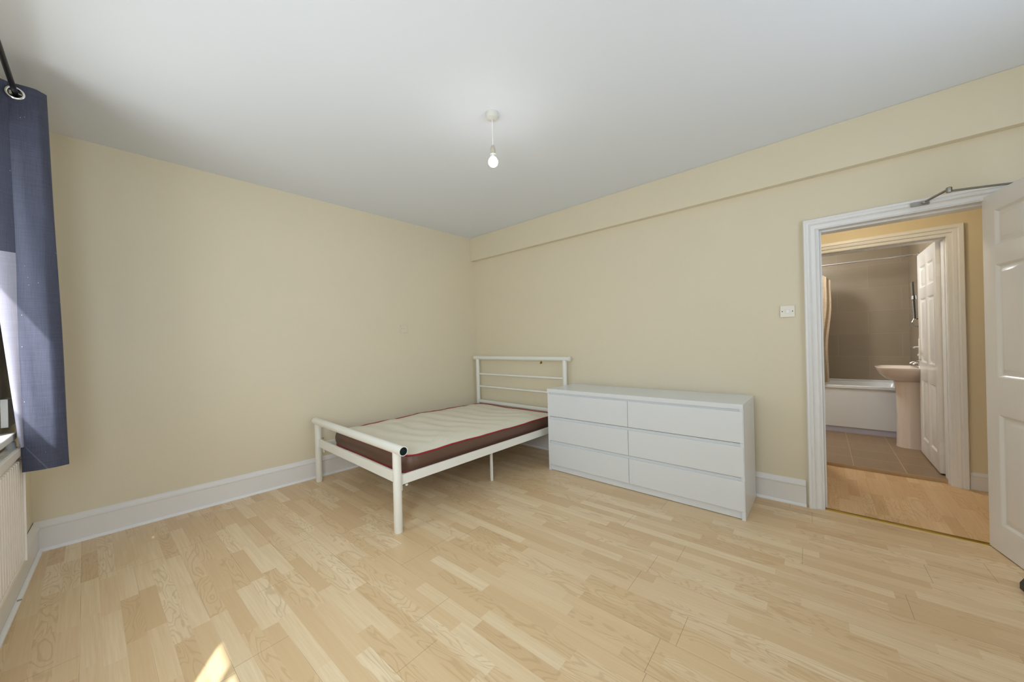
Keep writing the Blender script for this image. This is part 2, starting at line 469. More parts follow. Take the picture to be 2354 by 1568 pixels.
# hall and bathroom shells
bm = bmesh.new(); BY0, BY1, BZ = -4.335, -3.50, 2.01
box(bm, 1.12, 1.27, BY1, -2.5, 0, 2.6); box(bm, 1.12, 1.27, -5.4, BY0, 0, 2.6); box(bm, 1.12, 1.27, BY0, BY1, BZ, 2.6)
struct('wall_hall_back', bm, m_hallwall)
bm = bmesh.new(); box(bm, .12, 1.27, -2.5, -2.4, 0, 2.6); struct('wall_hall_left', bm, m_hallwall)
bm = bmesh.new(); box(bm, .12, 1.27, -5.4, -5.3, 0, 2.6); struct('wall_hall_right', bm, m_hallwall)
bm = bmesh.new(); box(bm, 3.32, 3.44, -4.6, -2.7, .0, 2.42); struct('wall_bathroom_back', bm, m_bathtile)
bm = bmesh.new(); box(bm, 1.27, 3.32, -4.51, -4.39, .0, 2.42); struct('wall_bathroom_right', bm, m_bathtile_r)
bm = bmesh.new(); box(bm, 1.27, 3.32, -2.8, -2.7, .0, 2.42); struct('wall_bathroom_left', bm, m_bathtile_r)

# ------------------------------------------------------------------ skirting boards
SK = [(0, 0), (.019, 0), (.019, .142), (.026, .146), (.026, .153), (.017, .160), (.013, .172), (.006, .181), (0, .184)]
BEAD = [(.019, 0), (.034, 0), (.033, .008), (.027, .014), (.019, .016)]
nAv = Vector((-TA, -1)).normalized()
def skirt(name, a, b, n, prof=SK, mat=m_skirt):
    bm = bmesh.new(); extrude_profile(bm, prof, a, b, n); return struct(name, bm, mat)
def withbead(root, a, b, n):
    bm = bmesh.new(); extrude_profile(bm, BEAD, a, b, n); obj('floor_bead', bm, m_bead, root)
cornerW = (Wx(0.14), Apt(Wx(0))[1])
s = skirt('baseboard_left', (0, 0), (-L, L*TA), nAv); withbead(s, (-.02, 0), (-L+.02, L*TA), nAv)
s = skirt('baseboard_window', (-L, .15), (Wx(YR), YR), nW); withbead(s, (-L, .12), (Wx(YR), YR), nW)
s = skirt('baseboard_right', (0, 0), (0, -3.455), (-1, 0)); withbead(s, (0, -.02), (0, -3.455), (-1, 0))
s = skirt('baseboard_hall', (1.12, -4.412), (1.12, -5.3), (-1, 0), [(o*.8, z*.72) for o, z in SK])
s = skirt('baseboard_rear', (-3.7, YR), (0, YR), (0, 1))

# ------------------------------------------------------------------ door casings and linings
def casing(bm, x, sgn, y0, y1, ztop, prof, zb=0.0):
    """architrave round an opening y0..y1 up to ztop; prof [(u outward, w proud)]; sgn = side it faces"""
    rows = []
    for u, w in prof:
        X = x + sgn*w
        rows.append([bm.verts.new(p) for p in ((X, y1+u, zb), (X, y1+u, ztop+u), (X, y0-u, ztop+u), (X, y0-u, zb))])
    n = len(prof)
    for i in range(n):
        a, b = rows[i], rows[(i+1) % n]
        for k in range(3): bm.faces.new((a[k], a[k+1], b[k+1], b[k]))
    bm.faces.new([r[0] for r in rows]); bm.faces.new([r[3] for r in rows][::-1])
CP = [(0, 0), (0, .014), (.006, .018), (.012, .012), (.020, .012), (.034, .016), (.042, .022), (.046, .030), (.054, .026), (.062, .028), (.070, .036), (.082, .036), (.088, .030), (.088, 0)]
bm = bmesh.new(); casing(bm, 0, -1, -4.310, -3.545, 1.972, [(u*.86, w) for u, w in CP]); struct('trim_2', bm, m_trim)
bm = bmesh.new()     # lining with a rebate
def lining(bm, x0, x1, y0, y1, z, t, xs0, xs1, ts):
    box(bm, x0, x1, y1-t, y1, 0, z); box(bm, x0, x1, y0, y0+t, 0, z); box(bm, x0, x1, y0+t, y1-t, z-t, z)
    box(bm, xs0, xs1, y1-t-ts, y1-t, 0, z-t); box(bm, xs0, xs1, y0+t, y0+t+ts, 0, z-t); box(bm, xs0, xs1, y0+t+ts, y1-t-ts, z-t-ts, z-t)
lining(bm, -.006, .135, OY0, OY1, OZ, .018, .042, .13, .012)
struct('trim_3', bm, m_trim, bevel=.002)
CP2 = [(u*.86, w) for u, w in [(0, 0)]][:0] + [(0, 0), (0, .012), (.014, .016), (.030, .016), (.038, .026), (.058, .030), (.070, .026), (.078, .034), (.108, .034), (.116, .026), (.116, 0)]
bm = bmesh.new(); casing(bm, 1.12, -1, BY0+.012, BY1-.012, 1.995, [(u*.74, w) for u, w in CP2]); struct('trim_4', bm, m_trim)
bm = bmesh.new(); lining(bm, 1.114, 1.285, BY0, BY1, BZ, .018, 1.15, 1.235, .007); struct('trim_5', bm, m_trim, bevel=.002)
# far side casing of the first doorway (hall side)
bm = bmesh.new(); casing(bm, .12, 1, -4.310, -3.545, 1.972, CP); struct('trim_6', bm, m_trim)
# brass threshold strip and tile edge
bm = bmesh.new()
prof = [(-.018, 0), (-.015, .004), (-.006, .0065), (.006, .0065), (.015, .004), (.018, 0)]
ra = [bm.verts.new((.018+a, -4.304, z)) for a, z in prof]; rb = [bm.verts.new((.018+a, -3.556, z)) for a, z in prof]
for i in range(6): bm.faces.new((ra[i], ra[(i+1) % 6], rb[(i+1) % 6], rb[i]))
bm.faces.new(ra); bm.faces.new(rb[::-1])
tag(obj('threshold_strip', bm, m_brass), 'narrow brass threshold strip on the floor under the open doorway', 'threshold')

# ------------------------------------------------------------------ doors
def door_leaf(bm, w, h, t, panels, depth=.012):
    """leaf in local x 0..w, z 0..h, y -t..0 ; recessed and raised panels on both faces"""
    xs = sorted({0, w, *[p[0] for p in panels], *[p[1] for p in panels]})
    zs = sorted({0, h, *[p[2] for p in panels], *[p[3] for p in panels]})
    cell = {}
    for p in panels: cell[(p[0], p[2])] = p
    for ysgn, y in ((1, 0.0), (-1, -t)):
        def V(x, z, d=0): return bm.verts.new((x, y - ysgn*d, z))
        for i in range(len(xs)-1):
            for j in range(len(zs)-1):
                x0, x1, z0, z1 = xs[i], xs[i+1], zs[j], zs[j+1]
                pan = any(p[0] <= x0 and x1 <= p[1] and p[2] <= z0 and z1 <= p[3] for p in panels)
                if not pan: bm.faces.new([V(x0, z0), V(x1, z0), V(x1, z1), V(x0, z1)])
        for (x0, x1, z0, z1) in panels:
            steps = [(0, 0), (.004, .002), (.012, depth*.8), (.016, depth), (.020, depth), (.026, depth*.95), (.042, depth*.35), (.046, depth*.3)]
            prev = None
            for ins, d in steps:
                r = [V(x0+ins, z0+ins, d), V(x1-ins, z0+ins, d), V(x1-ins, z1-ins, d), V(x0+ins, z1-ins, d)]
                if prev:
                    for q in range(4): bm.faces.new((prev[q], prev[(q+1) % 4], r[(q+1) % 4], r[q]))
                prev = r
            bm.faces.new(prev)
    for a, b in (((0, 0), (w, 0)), ((w, 0), (w, h)), ((w, h), (0, h)), ((0, h), (0, 0))):
        bm.faces.new([bm.verts.new((a[0], 0, a[1])), bm.verts.new((b[0], 0, b[1])), bm.verts.new((b[0], -t, b[1])), bm.verts.new((a[0], -t, a[1]))])
    bmesh.ops.remove_doubles(bm, verts=bm.verts, dist=1e-5)

def hinge(parent, x, y, z, mat=m_steel):
    bm = bmesh.new()
    for k in range(5):
        lathe(bm, [(.0055, z-.045+k*.018), (.0055, z-.045+k*.018+.0172)], (x, y, 0), 12)
    obj('hinge', bm, mat, parent)

# room door: hinged at the right jamb, swung 102 degrees into the room
d1 = bpy.data.objects.new('door_1', None); C.objects.link(d1); d1['kind'] = 'structure'
d1.location = (.010, -4.302, .006); A1 = math.radians(192); d1.rotation_euler = (0, 0, A1)
# local +x runs along the leaf from the hinge; local y- is the side seen from the camera
PW = [(.095, .325), (.410, .640)]
rows = [(.155, .765), (.968, 1.590), (1.690, 1.890)]
bm = bmesh.new()
door_leaf(bm, .736, 1.985, .040, [(a, b, c, d) for a, b in PW for c, d in rows])
leaf = obj('door_leaf', bm, m_doorpaint, d1, .0015)
for z in (.22, 1.75): hinge(d1, -.004, .006, z)
# lever handles at the free edge (outside the frame of the photo)
for sy in (-1, 1):
    y = -.04 if sy < 0 else 0
    bm = bmesh.new(); box(bm, .655, .695, min(y, y+sy*.006), max(y, y+sy*.006), .92, 1.08)
    tube(bm, [(.675, y+sy*.004, 1.03), (.675, y+sy*.045, 1.03), (.665, y+sy*.05, 1.03), (.58, y+sy*.05, 1.028)], .008, 12)
    obj('door_handle', bm, m_chrome, d1)

# door closer with its folding arm
dc = thing('door_closer', 'steel overhead door closer arm between door head and the open white door', 'door closer', (0, 0, 0))
bm = bmesh.new(); box(bm, -.040, -.030, -4.062, -3.985, 2.004, 2.028)
box(bm, -.058, -.040, -4.058, -4.030, 2.010, 2.022)
for y in (-3.995, -4.02): lathe(bm, [(.0035, -.0425), (.0035, -.040)], (0, y, 2.016), 10, 'x')
obj('bracket', bm, m_steel, dc, .001)
bm = bmesh.new(); tube(bm, [(-.052, -4.044, 2.020), (-.215, -4.106, 2.026)], .0065, 12)
obj('forearm', bm, m_steel, dc)
bm = bmesh.new(); tube(bm, [(-.215, -4.106, 2.014), (-.165, -4.240, 2.014), (-.125, -4.352, 2.012)], .006, 12)
lathe(bm, [(.010, 2.006), (.012, 2.010), (.012, 2.032), (.008, 2.036)], (-.215, -4.106, 0), 16)
obj('main_arm', bm, m_steel, dc)
bm = bmesh.new()
ca, sa = math.cos(A1), math.sin(A1)
def D1(x, y, z): return (.010+ca*x-sa*y, -4.302+sa*x+ca*y, z)
for (x0, x1, y0, y1, z0, z1) in ((.04, .27, .001, .05, 1.91, 1.975),):
    q = [bm.verts.new(D1(x, y, z)) for x in (x0, x1) for y in (y0, y1) for z in (z0, z1)]
    for f in ((0, 1, 3, 2), (4, 6, 7, 5), (0, 4, 5, 1), (2, 3, 7, 6), (0, 2, 6, 4), (1, 5, 7, 3)): bm.faces.new([q[i] for i in f])
lathe(bm, [(.009, 1.97), (.009, 2.016)], (-.125, -4.352, 0), 14)
obj('closer_body', bm, m_steel, dc, .003)

# bathroom door: opens into the bathroom, seen nearly edge on
d2 = bpy.data.objects.new('door_2', None); C.objects.link(d2); d2['kind'] = 'structure'
d2.location = (1.292, -4.327, .042)
bm = bmesh.new()
door_leaf(bm, .75, 1.96, .035, [(a, b, c, d) for a, b in ((.095, .335), (.415, .655)) for c, d in ((.15, .73), (.90, 1.52), (1.62, 1.83))])
bmesh.ops.translate(bm, verts=bm.verts, vec=(0, .037, 0))
obj('door_leaf', bm, m_doorpaint, d2, .0015)
bm = bmesh.new(); box(bm, -.002, .001, .006, .034, .16, .26); box(bm, -.002, .001, .006, .034, 1.66, 1.76)
obj('hinge_plate', bm, m_trim, d2)
bm = bmesh.new(); box(bm, .655, .700, .037, .049, .93, 1.13); obj('handle_plate', bm, m_plastic_w, d2, .003)
bm = bmesh.new(); tube(bm, [(.680, .045, 1.05), (.680, .085, 1.05), (.665, .092, 1.05), (.585, .092, 1.045)], .008, 12)
lathe(bm, [(.011, .049), (.011, .060)], (.680, 0, .97), 12, 'y')
obj('lever_handle', bm, m_chrome, d2)

# ------------------------------------------------------------------ bed frame
bed = thing('bed_frame', 'cream metal double bed frame with tubular head and foot rails', 'bed', (-.062, -.10, 0), -.015)
def post(x, y, h, r, cap=True):
    bm = bmesh.new(); lathe(bm, [(r*.93, 0), (r, .004), (r, h)], (x, y, 0), 24); return bm
FX = -1.985; WY = -1.365; LR = .028
for (x, y, h, r) in ((FX, .012, .535, LR), (FX, WY, .535, LR), (0, 0, 1.030, .024), (0, WY-.01, 1.030, .024)):
    obj('leg', post(x, y, h, r), m_metal, bed)
def hollow_rail(y0, y1, x, z, r, name):
    bm = bmesh.new(); n = 28; rings = []
    for y, rr in ((y0+.03, r*.86), (y0, r*.86), (y0, r), (y1, r), (y1, r*.86), (y1-.03, r*.86)):
        rings.append([bm.verts.new((x+rr*math.cos(2*PI*k/n), y, z+rr*math.sin(2*PI*k/n))) for k in range(n)])
    for i, (a, b) in enumerate(zip(rings, rings[1:])):
        for k in range(n):
            f = bm.faces.new((a[k], a[(k+1) % n], b[(k+1) % n], b[k]))
            f.material_index = 1 if i in (0, 4) else 0
    for r_ in (rings[0][::-1], rings[-1]): bm.faces.new(r_).material_index = 1
    return obj(name, bm, [m_metal, m_dark], bed)
hollow_rail(WY-.085, .085, FX, .548, .031, 'foot_rail')
bm = bmesh.new(); tube(bm, [(0, WY-.079, 1.044), (0, WY-.076, 1.044), (0, .063, 1.044), (0, .066, 1.044)], .025, 24, radii=[.022, .025, .025, .022]); obj('head_rail', bm, m_metal, bed)
for z, r in ((.832, .0125), (.668, .0125)):
    bm = bmesh.new(); tube(bm, [(.0, .0, z), (.0, WY-.01, z)], r, 16); obj('headboard_bar', bm, m_metal, bed)
bxo('headboard_bar', (-.014, .012, WY, -.01, .455, .492), m_metal, bed, .004)
# cross bar of the foot end: an angle section
bm = bmesh.new(); box(bm, FX-.008, FX+.010, WY+.02, -.01, .322, .392); box(bm, FX+.010, FX+.045, WY+.03, -.02, .352, .356)
obj('foot_bar', bm, m_metal, bed, .003)
for y, s in ((-.012, 1), (WY+.012, -1)):
    bm = bmesh.new(); box(bm, FX+.03, -.03, y-.008, y+.008, .300, .364)
    box(bm, FX+.04, -.04, min(y, y-s*.035), max(y, y-s*.035), .296, .299)
    obj('side_rail', bm, m_metal, bed, .003)
    bm = bmesh.new(); box(bm, FX+.030, FX+.037, y-.013, y+.013, .262, .372)
    obj('rail_plate', bm, m_metal, bed, .001)
    bm = bmesh.new(); lathe(bm, [(.009, .283), (.009, .293)], (FX+.075, y, 0), 12); obj('rail_bolt', bm, m_metal, bed)
for z in (.398, .315):
    bm = bmesh.new(); lathe(bm, [(.006, 0), (.008, .004), (.006, .010)], (FX+.02, -.025, z), 10, 'x'); obj('bolt', bm, m_steel, bed)
for y in (-1.225, -.655):
    bm = bmesh.new(); box(bm, -.992, -.972, y-.009, y+.009, 0, .30); obj('support_leg', bm, m_metal, bed, .002)
bm = bmesh.new(); box(bm, -.995, -.969, WY+.02, -.02, .299, .320); obj('cross_bar', bm, m_metal, bed, .002)
# sprung slats under the mattress
for i in range(13):
    x = FX+.12+i*.145
    if abs(x+.98) < .05: x += .04
    bm = bmesh.new(); n = 8
    for a, b in ((0, 1),):
        top = []; bot = []
        for k in range(n+1):
            y = WY+.05 + (-.05-(WY+.05))*k/n; zz = .322 + .008*math.sin(PI*k/n)
            top.append([bm.verts.new((x-.025, y, zz+.006)), bm.verts.new((x+.025, y, zz+.006))])
            bot.append([bm.verts.new((x-.025, y, zz-.002)), bm.verts.new((x+.025, y, zz-.002))])
        for k in range(n):
            bm.faces.new((top[k][0], top[k][1], top[k+1][1], top[k+1][0])); bm.faces.new((bot[k][0], bot[k+1][0], bot[k+1][1], bot[k][1]))
            bm.faces.new((top[k][0], top[k+1][0], bot[k+1][0], bot[k][0])); bm.faces.new((top[k][1], bot[k][1], bot[k+1][1], top[k+1][1]))
        bm.faces.new((top[0][0], bot[0][0], bot[0][1], top[0][1])); bm.faces.new((top[n][0], top[n][1], bot[n][1], bot[n][0]))
    obj('slat', bm, m_metal, bed)

# ------------------------------------------------------------------ mattress
mat = thing('mattress', 'thin cream mattress with brown sides and crimson piping on the bed frame', 'mattress', (-.062, -.10, 0), -.015)
MX0, MX1, MY0, MY1, MZ0, MZ1, MR = -1.880, -.060, -1.305, -.045, .338, .450, .11
def rrect(x0, x1, y0, y1, r, n=8, sub=22):
    pts = []
    cs = [(x1-r, y1-r, 0), (x0+r, y1-r, PI/2), (x0+r, y0+r, PI), (x1-r, y0+r, 3*PI/2)]
    for i, (cx, cy, a0) in enumerate(cs):
        arc = [(cx+r*math.cos(a0+PI/2*k/n), cy+r*math.sin(a0+PI/2*k/n)) for k in range(n+1)]
        pts += arc
        nx = cs[(i+1) % 4]; a1 = nx[2]
        e = (nx[0]+r*math.cos(a1), nx[1]+r*math.sin(a1)); s_ = arc[-1]
        for k in range(1, sub): pts.append((s_[0]+(e[0]-s_[0])*k/sub, s_[1]+(e[1]-s_[1])*k/sub))
    return pts
outline = rrect(MX0, MX1, MY0, MY1, MR)
def wob(x, y): return (.0025*math.sin(x*5+y*3)+.0018*math.sin(x*13-y*5+1)+.001*math.sin(x*31+y*11))*(1.0 if y < -.7 else 2.2)
def edge_z(x, y, top=True):
    return (MZ1 if top else MZ0) + (wob(x, y) if top else 0)
cx, cy = (MX0+MX1)/2, (MY0+MY1)/2
bm = bmesh.new(); rows = []
for t in (0, .12, .3, .5, .7, .88, 1):
    row = []
    for x, y in outline:
        bulge = .014*math.sin(PI*t)
        d = Vector((x-cx, y-cy)).normalized()
        row.append(bm.verts.new((x+d.x*bulge, y+d.y*bulge, MZ0+(edge_z(x, y)-MZ0)*t)))
    rows.append(row)
n = len(outline)
for a, b in zip(rows, rows[1:]):
    for k in range(n): bm.faces.new((a[k], a[(k+1) % n], b[(k+1) % n], b[k]))
bm.faces.new(rows[0][::-1])
obj('border', bm, m_brown, mat, ang=60)
# top panel: concentric grid so that it can carry a crown and quilting ripples
bm = bmesh.new(); rows = []; K = 26
for i in range(K+1):
    t = i/K; row = []
    for x, y in outline:
        px, py = cx+(x-cx)*(1-t)*.999, cy+(y-cy)*(1-t)*.999
        ez = edge_z(x, y)
        rise = .030*(1-(1-min(1, t*3.0))**2)
        rip = .0050*math.sin(px*34+1.5*math.sin(py*6)+py*9)*min(1, t*5) + .0042*math.sin(px*13-py*8+2*math.sin(px*5))*min(1, t*5)
        z = ez*(1-t)+MZ1*t + rise + rip
        row.append(bm.verts.new((px, py, z)))
    rows.append(row)
for a, b in zip(rows, rows[1:]):
    for k in range(n): bm.faces.new((a[k], a[(k+1) % n], b[(k+1) % n], b[k]))
bmesh.ops.remove_doubles(bm, verts=rows[-1], dist=.01)
obj('top_panel', bm, m_matt, mat, ang=80)
for top in (True, False):
    bm = bmesh.new(); pts = [(x, y, edge_z(x, y, top)+(.002 if top else 0)) for x, y in outline]
    rings = []
    N = 8; r = .0065
    for i, p in enumerate(pts):
        a = Vector(pts[(i+1) % n])-Vector(pts[i-1]); a.normalize(); u = Vector((a.y, -a.x, 0)).normalized(); w = a.cross(u)
        rings.append([bm.verts.new(Vector(p)+u*r*math.cos(2*PI*k/N)+w*r*math.sin(2*PI*k/N)) for k in range(N)])
    for i in range(n):
        a, b = rings[i], rings[(i+1) % n]
        for k in range(N): bm.faces.new((a[k], a[(k+1) % N], b[(k+1) % N], b[k]))
    obj('piping', bm, m_red, mat, ang=80)

# ------------------------------------------------------------------ chest of drawers
DX, DY, DW, DD, DH = -.526, -1.5556, 1.600, .478, .780
ch = thing('chest_of_drawers', 'wide white chest with six handleless drawers against the right wall', 'chest of drawers', (DX, DY, 0), -.0023)
# local: x 0..DD into the room wall, y 0..-DW
bxo('top_board', (-.004, DD, -DW, 0, DH-.034, DH), m_white, ch, .0015)
for y0 in (-DW, -.022):
    bxo('side_panel', (.004, DD, y0, y0+.022, 0, DH-.034), m_white, ch, .001)
bxo('divider', (.020, DD-.02, -DW/2-.009, -DW/2+.009, .06, DH-.034), m_gap, ch, .001)
bxo('back_panel', (DD-.008, DD-.003, -DW+.022, -.022, .03, DH-.034), m_white, ch, 0)
bxo('plinth', (.016, .032, -DW+.022, -.022, 0.004, .062), m_white, ch, .001)
for z in (.282, .514, DH-.036):
    bxo('front_rail', (.012, .030, -DW+.022, -.022, z-.032, z), m_white, ch, .001)
fz = [(.060, .262), (.288, .494), (.520, .730)]
for j, (z0, z1) in enumerate(fz):
    for y0, y1 in ((-DW+.004, -DW/2-.0015), (-DW/2+.0015, -.004)):
        bm = bmesh.new(); box(bm, -.002, .010, y0, y1, z0, z1)
        dr = obj('drawer', bm, m_white, ch, .0012)
        bm = bmesh.new(); a, b = y0+.04, y1-.04
        box(bm, .011, .44, a, a+.012, z0+.015, z1-.05); box(bm, .011, .44, b-.012, b, z0+.015, z1-.05)
        box(bm, .43, .44, a+.012, b-.012, z0+.015, z1-.05); box(bm, .011, .43, a+.012, b-.012, z0+.015, z0+.021)
        obj('drawer_box', bm, m_white, dr)

# ------------------------------------------------------------------ pendant light
pl = thing('pendant_light', 'bare lit white bulb on a short white flex from the ceiling', 'light', (-1.718, -2.045, H))
bm = bmesh.new(); lathe(bm, [(.041, 0), (.041, -.006), (.040, -.020), (.034, -.032), (.018, -.036), (.008, -.038), (.0, -.038)], n=32); obj('ceiling_rose', bm, m_rose, pl)
bm = bmesh.new(); tube(bm, [(0, 0, -.030), (.001, .001, -.07), (.0015, .001, -.12), (0, 0, -.205)], .0032, 10); obj('flex', bm, m_plastic_w, pl)
bm = bmesh.new(); lathe(bm, [(.0, -.198), (.006, -.198), (.011, -.206), (.0135, -.216), (.0135, -.222), (.016, -.224), (.016, -.246), (.0175, -.248), (.0175, -.254), (.013, -.256), (.0, -.256)]); obj('lamp_holder', bm, m_holder, pl)
bm = bmesh.new(); lathe(bm, [(.0, -.252), (.013, -.253), (.014, -.262), (.017, -.272), (.022, -.281)]); obj('bulb_collar', bm, m_plastic_w, pl)
bm = bmesh.new(); prof = [(.0218, -.2795)]
for k in range(0, 13):
    a = math.radians(48-138*k/12); prof.append((max(.0, .0295*math.cos(a)), -.302+.0295*math.sin(a)))
prof[-1] = (0, prof[-1][1]); lathe(bm, prof, n=32); obj('bulb', bm, m_bulb, pl, recalc=True)

# ------------------------------------------------------------------ wall plates
sw = thing('light_switch', 'cream double light switch plate by the door frame', 'light switch', (0, -3.371, 1.412))
bm = bmesh.new(); box(bm, -.010, 0, -.043, .043, -.043, .043); obj('face_plate', bm, m_plastic, sw, .003, 3)
bm = bmesh.new(); box(bm, -.014, -.009, -.012, .010, -.014, .014); obj('rocker', bm, m_plastic_w, sw, .002)
for y in (-.030, .030):
    bm = bmesh.new(); lathe(bm, [(.0035, -.0108), (.0035, -.0095)], (0, y, 0), 12, 'x'); obj('screw', bm, m_black, sw)
so = thing('aerial_socket', 'small cream blank socket plate high on the left wall above the bed', 'socket', (*Apt(-1.072), 1.421), -TA)
bm = bmesh.new(); box(bm, -.043, .043, -.010, 0, -.045, .045); obj('face_plate', bm, m_wall, so, .003, 3)
bm = bmesh.new(); box(bm, .008, .014, -.013, -.009, -.008, .016); obj('rocker', bm, m_plastic, so, .001)
for x in (-.030, .0):
    bm = bmesh.new(); lathe(bm, [(.003, -.0108), (.003, -.0095)], (x, 0, .0), 12, 'y'); obj('screw', bm, m_brass, so)
# small brass hook on the wall just under the head rail
hk = thing('wall_hook', 'small brass screw hook on the wall under the bed head rail', 'hook', (0, -1.105, .995))
bm = bmesh.new(); lathe(bm, [(.014, 0), (.014, -.003), (.010, -.005)], (0, 0, 0), 16, 'x'); obj('base_plate', bm, m_brass, hk)
bm = bmesh.new(); tube(bm, [(-.003, 0, .004), (-.018, 0, .002), (-.024, 0, -.006), (-.020, 0, -.014), (-.012, 0, -.015)], .0028, 10); obj('hook_arm', bm, m_brass, hk)
# cable clip on the skirting of the window wall
cp = bmesh.new(); lathe(cp, [(.004, 0), (.004, .014)], (Wx(-.62)+.030, -.62, .045), 8, 'x')
tag(obj('cable_clip', cp, m_steel), 'tiny grey nail clip on the skirting below the radiator', 'clip')

# ------------------------------------------------------------------ radiator
rad = thing('radiator', 'white ribbed panel radiator under the window', 'radiator', (0, 0, 0))
RY0, RY1, RZ0, RZ1 = -1.95, -.640, .235, .792
def slab(bm, y0, y1, xo0, xo1, z0, z1):
    prism(bm, [(Wx(y0)+xo0, y0), (Wx(y1)+xo0, y1), (Wx(y1)+xo1, y1), (Wx(y0)+xo1, y0)], z0, z1)
bm = bmesh.new(); slab(bm, RY0+.006, RY1-.006, .040, .050, RZ0, RZ1-.034)
nr = 30; pitch = (RY1-RY0-.03)/nr
for i in range(nr):
    y = RY0+.015+i*pitch; slab(bm, y+.008, y+pitch-.008, .050, .061, RZ0+.03, RZ1-.060)
slab(bm, RY0+.006, RY1-.006, .040, .060, RZ0, RZ0+.022)
obj('panel', bm, m_rad, rad, .003)
bm = bmesh.new(); slab(bm, RY0, RY1, .050, .066, RZ1-.035, RZ1); slab(bm, RY0, RY1, .018, .024, RZ1-.010, RZ1)
for i in range(46):
    y = RY0+.02+i*(RY1-RY0-.04)/46; slab(bm, y, y+.006, .024, .050, RZ1-.006, RZ1-.003)
obj('top_grille', bm, m_rad, rad, .001)
bm = bmesh.new(); slab(bm, RY1-.006, RY1, .018, .066, RZ0, RZ1-.002); obj('side_cover', bm, m_rad, rad, .001)
bm = bmesh.new(); slab(bm, RY0, RY0+.006, .018, .066, RZ0, RZ1-.002); obj('side_cover', bm, m_rad, rad, .001)
bm = bmesh.new()
slab(bm, RY1-.16, RY1-.12, .001, .040, RZ0+.05, RZ1-.05); obj('wall_bracket', bm, m_rad, rad)
bm = bmesh.new(); slab(bm, RY0+.12, RY0+.16, .001, .040, RZ0+.05, RZ1-.05); obj('wall_bracket', bm, m_rad, rad)
bm = bmesh.new(); lathe(bm, [(.0, .748), (.012, .749), (.016, .756), (.016, .812), (.013, .820), (0, .822)], (Wx(-.66)+.030, -.675, 0), 20)
obj('valve', bm, m_plastic_w, rad)
# small white cable box on the window wall, right of the window and above the sill
cb = bmesh.new(); slab(cb, -.640, -.500, 0, .022, .885, 1.02)
tag(obj('cable_box', cb, m_plastic_w, bevel=.002), 'small white box on the wall between window and curtain', 'wall box')

# ------------------------------------------------------------------ curtain rod and curtain
RODZ, RX = 2.449, -3.575
rodt = thing('curtain_rod', 'thin black metal curtain pole above the window', 'curtain pole', (0, 0, 0))
def rodx(y): return RX
bm = bmesh.new(); tube(bm, [(rodx(-2.2), -2.2, RODZ+.02), (rodx(-.40), -.40, RODZ-.004)], .0095, 16); obj('pole', bm, m_rod, rodt)
bm = bmesh.new(); lathe(bm, [(0, -.42), (.016, -.415), (.018, -.40), (.016, -.385), (0, -.38)], (rodx(-.4), 0, RODZ-.004), 16, 'y'); obj('finial', bm, m_rod, rodt)
for y in (-.47, -2.1):
    bm = bmesh.new(); tube(bm, [(Wx(y), y, RODZ-.01), (rodx(y), y, RODZ-.01)], .007, 10)
    lathe(bm, [(.024, 0), (.024, .006), (.010, .010)], (Wx(y), y, RODZ-.01), 16, 'x'); obj('wall_bracket', bm, m_rod, rodt)

CT, CB = 2.497, .680     # top and hem of the curtain
def curtain_path(t):
    """plan of the gathered cloth at height fraction t (0 hem, 1 top): list of (x, y)"""
    fl = 1-t
    P = []
    P.append((-3.600+.018*fl, -.722))
    P.append((-3.597+.018*fl, -.742))
    y = -.722
    xl, xr = -3.592+.018*fl, -3.487+.042*fl
    P.append((-3.560+.018*fl, -.750)); P.append((-3.515+.030*fl, -.748))
    P.append((xr, y-.002)); P.append((xr-.012, y+.020)); y += .045
    for k in range(8):
        P.append((xl+.012, y)); y += .026
        P.append((xr-.035, y)); y += .026
    P.append((xl+.02, y))
    return P
def catmull(P, m):
    out = []
    Q = [P[0]]+P+[P[-1]]
    for i in range(1, len(Q)-2):
        for k in range(m):
            u = k/m; a, b, c_, d = (Vector(q) for q in Q[i-1:i+3])
            tight = .35
            m1 = (c_-a)*tight; m2 = (d-b)*tight
            h = (2*u**3-3*u**2+1)*b+(u**3-2*u**2+u)*m1+(-2*u**3+3*u**2)*c_+(u**3-u**2)*m2
            out.append(h)
    out.append(Vector(P[-1])); return out
bm = bmesh.new(); NZ = 150; MSEG = 14; gr = []
for j in range(NZ+1):
    t = j/NZ; z = CB+(CT-CB)*t
    pts = catmull(curtain_path(t), MSEG)
    row = []
    for i, p in enumerate(pts):
        s = i/len(pts)
        wv = .0025*math.sin(z*5+i*.12)*(1-t)
        row.append(bm.verts.new((p.x+wv, p.y+.0022*math.sin(z*6+i*.22), z)))
    gr.append(row)
faces = {}
for j in range(NZ):
    for i in range(len(gr[0])-1):
        faces[(i, j)] = bm.faces.new((gr[j][i], gr[j][i+1], gr[j+1][i+1], gr[j+1][i]))
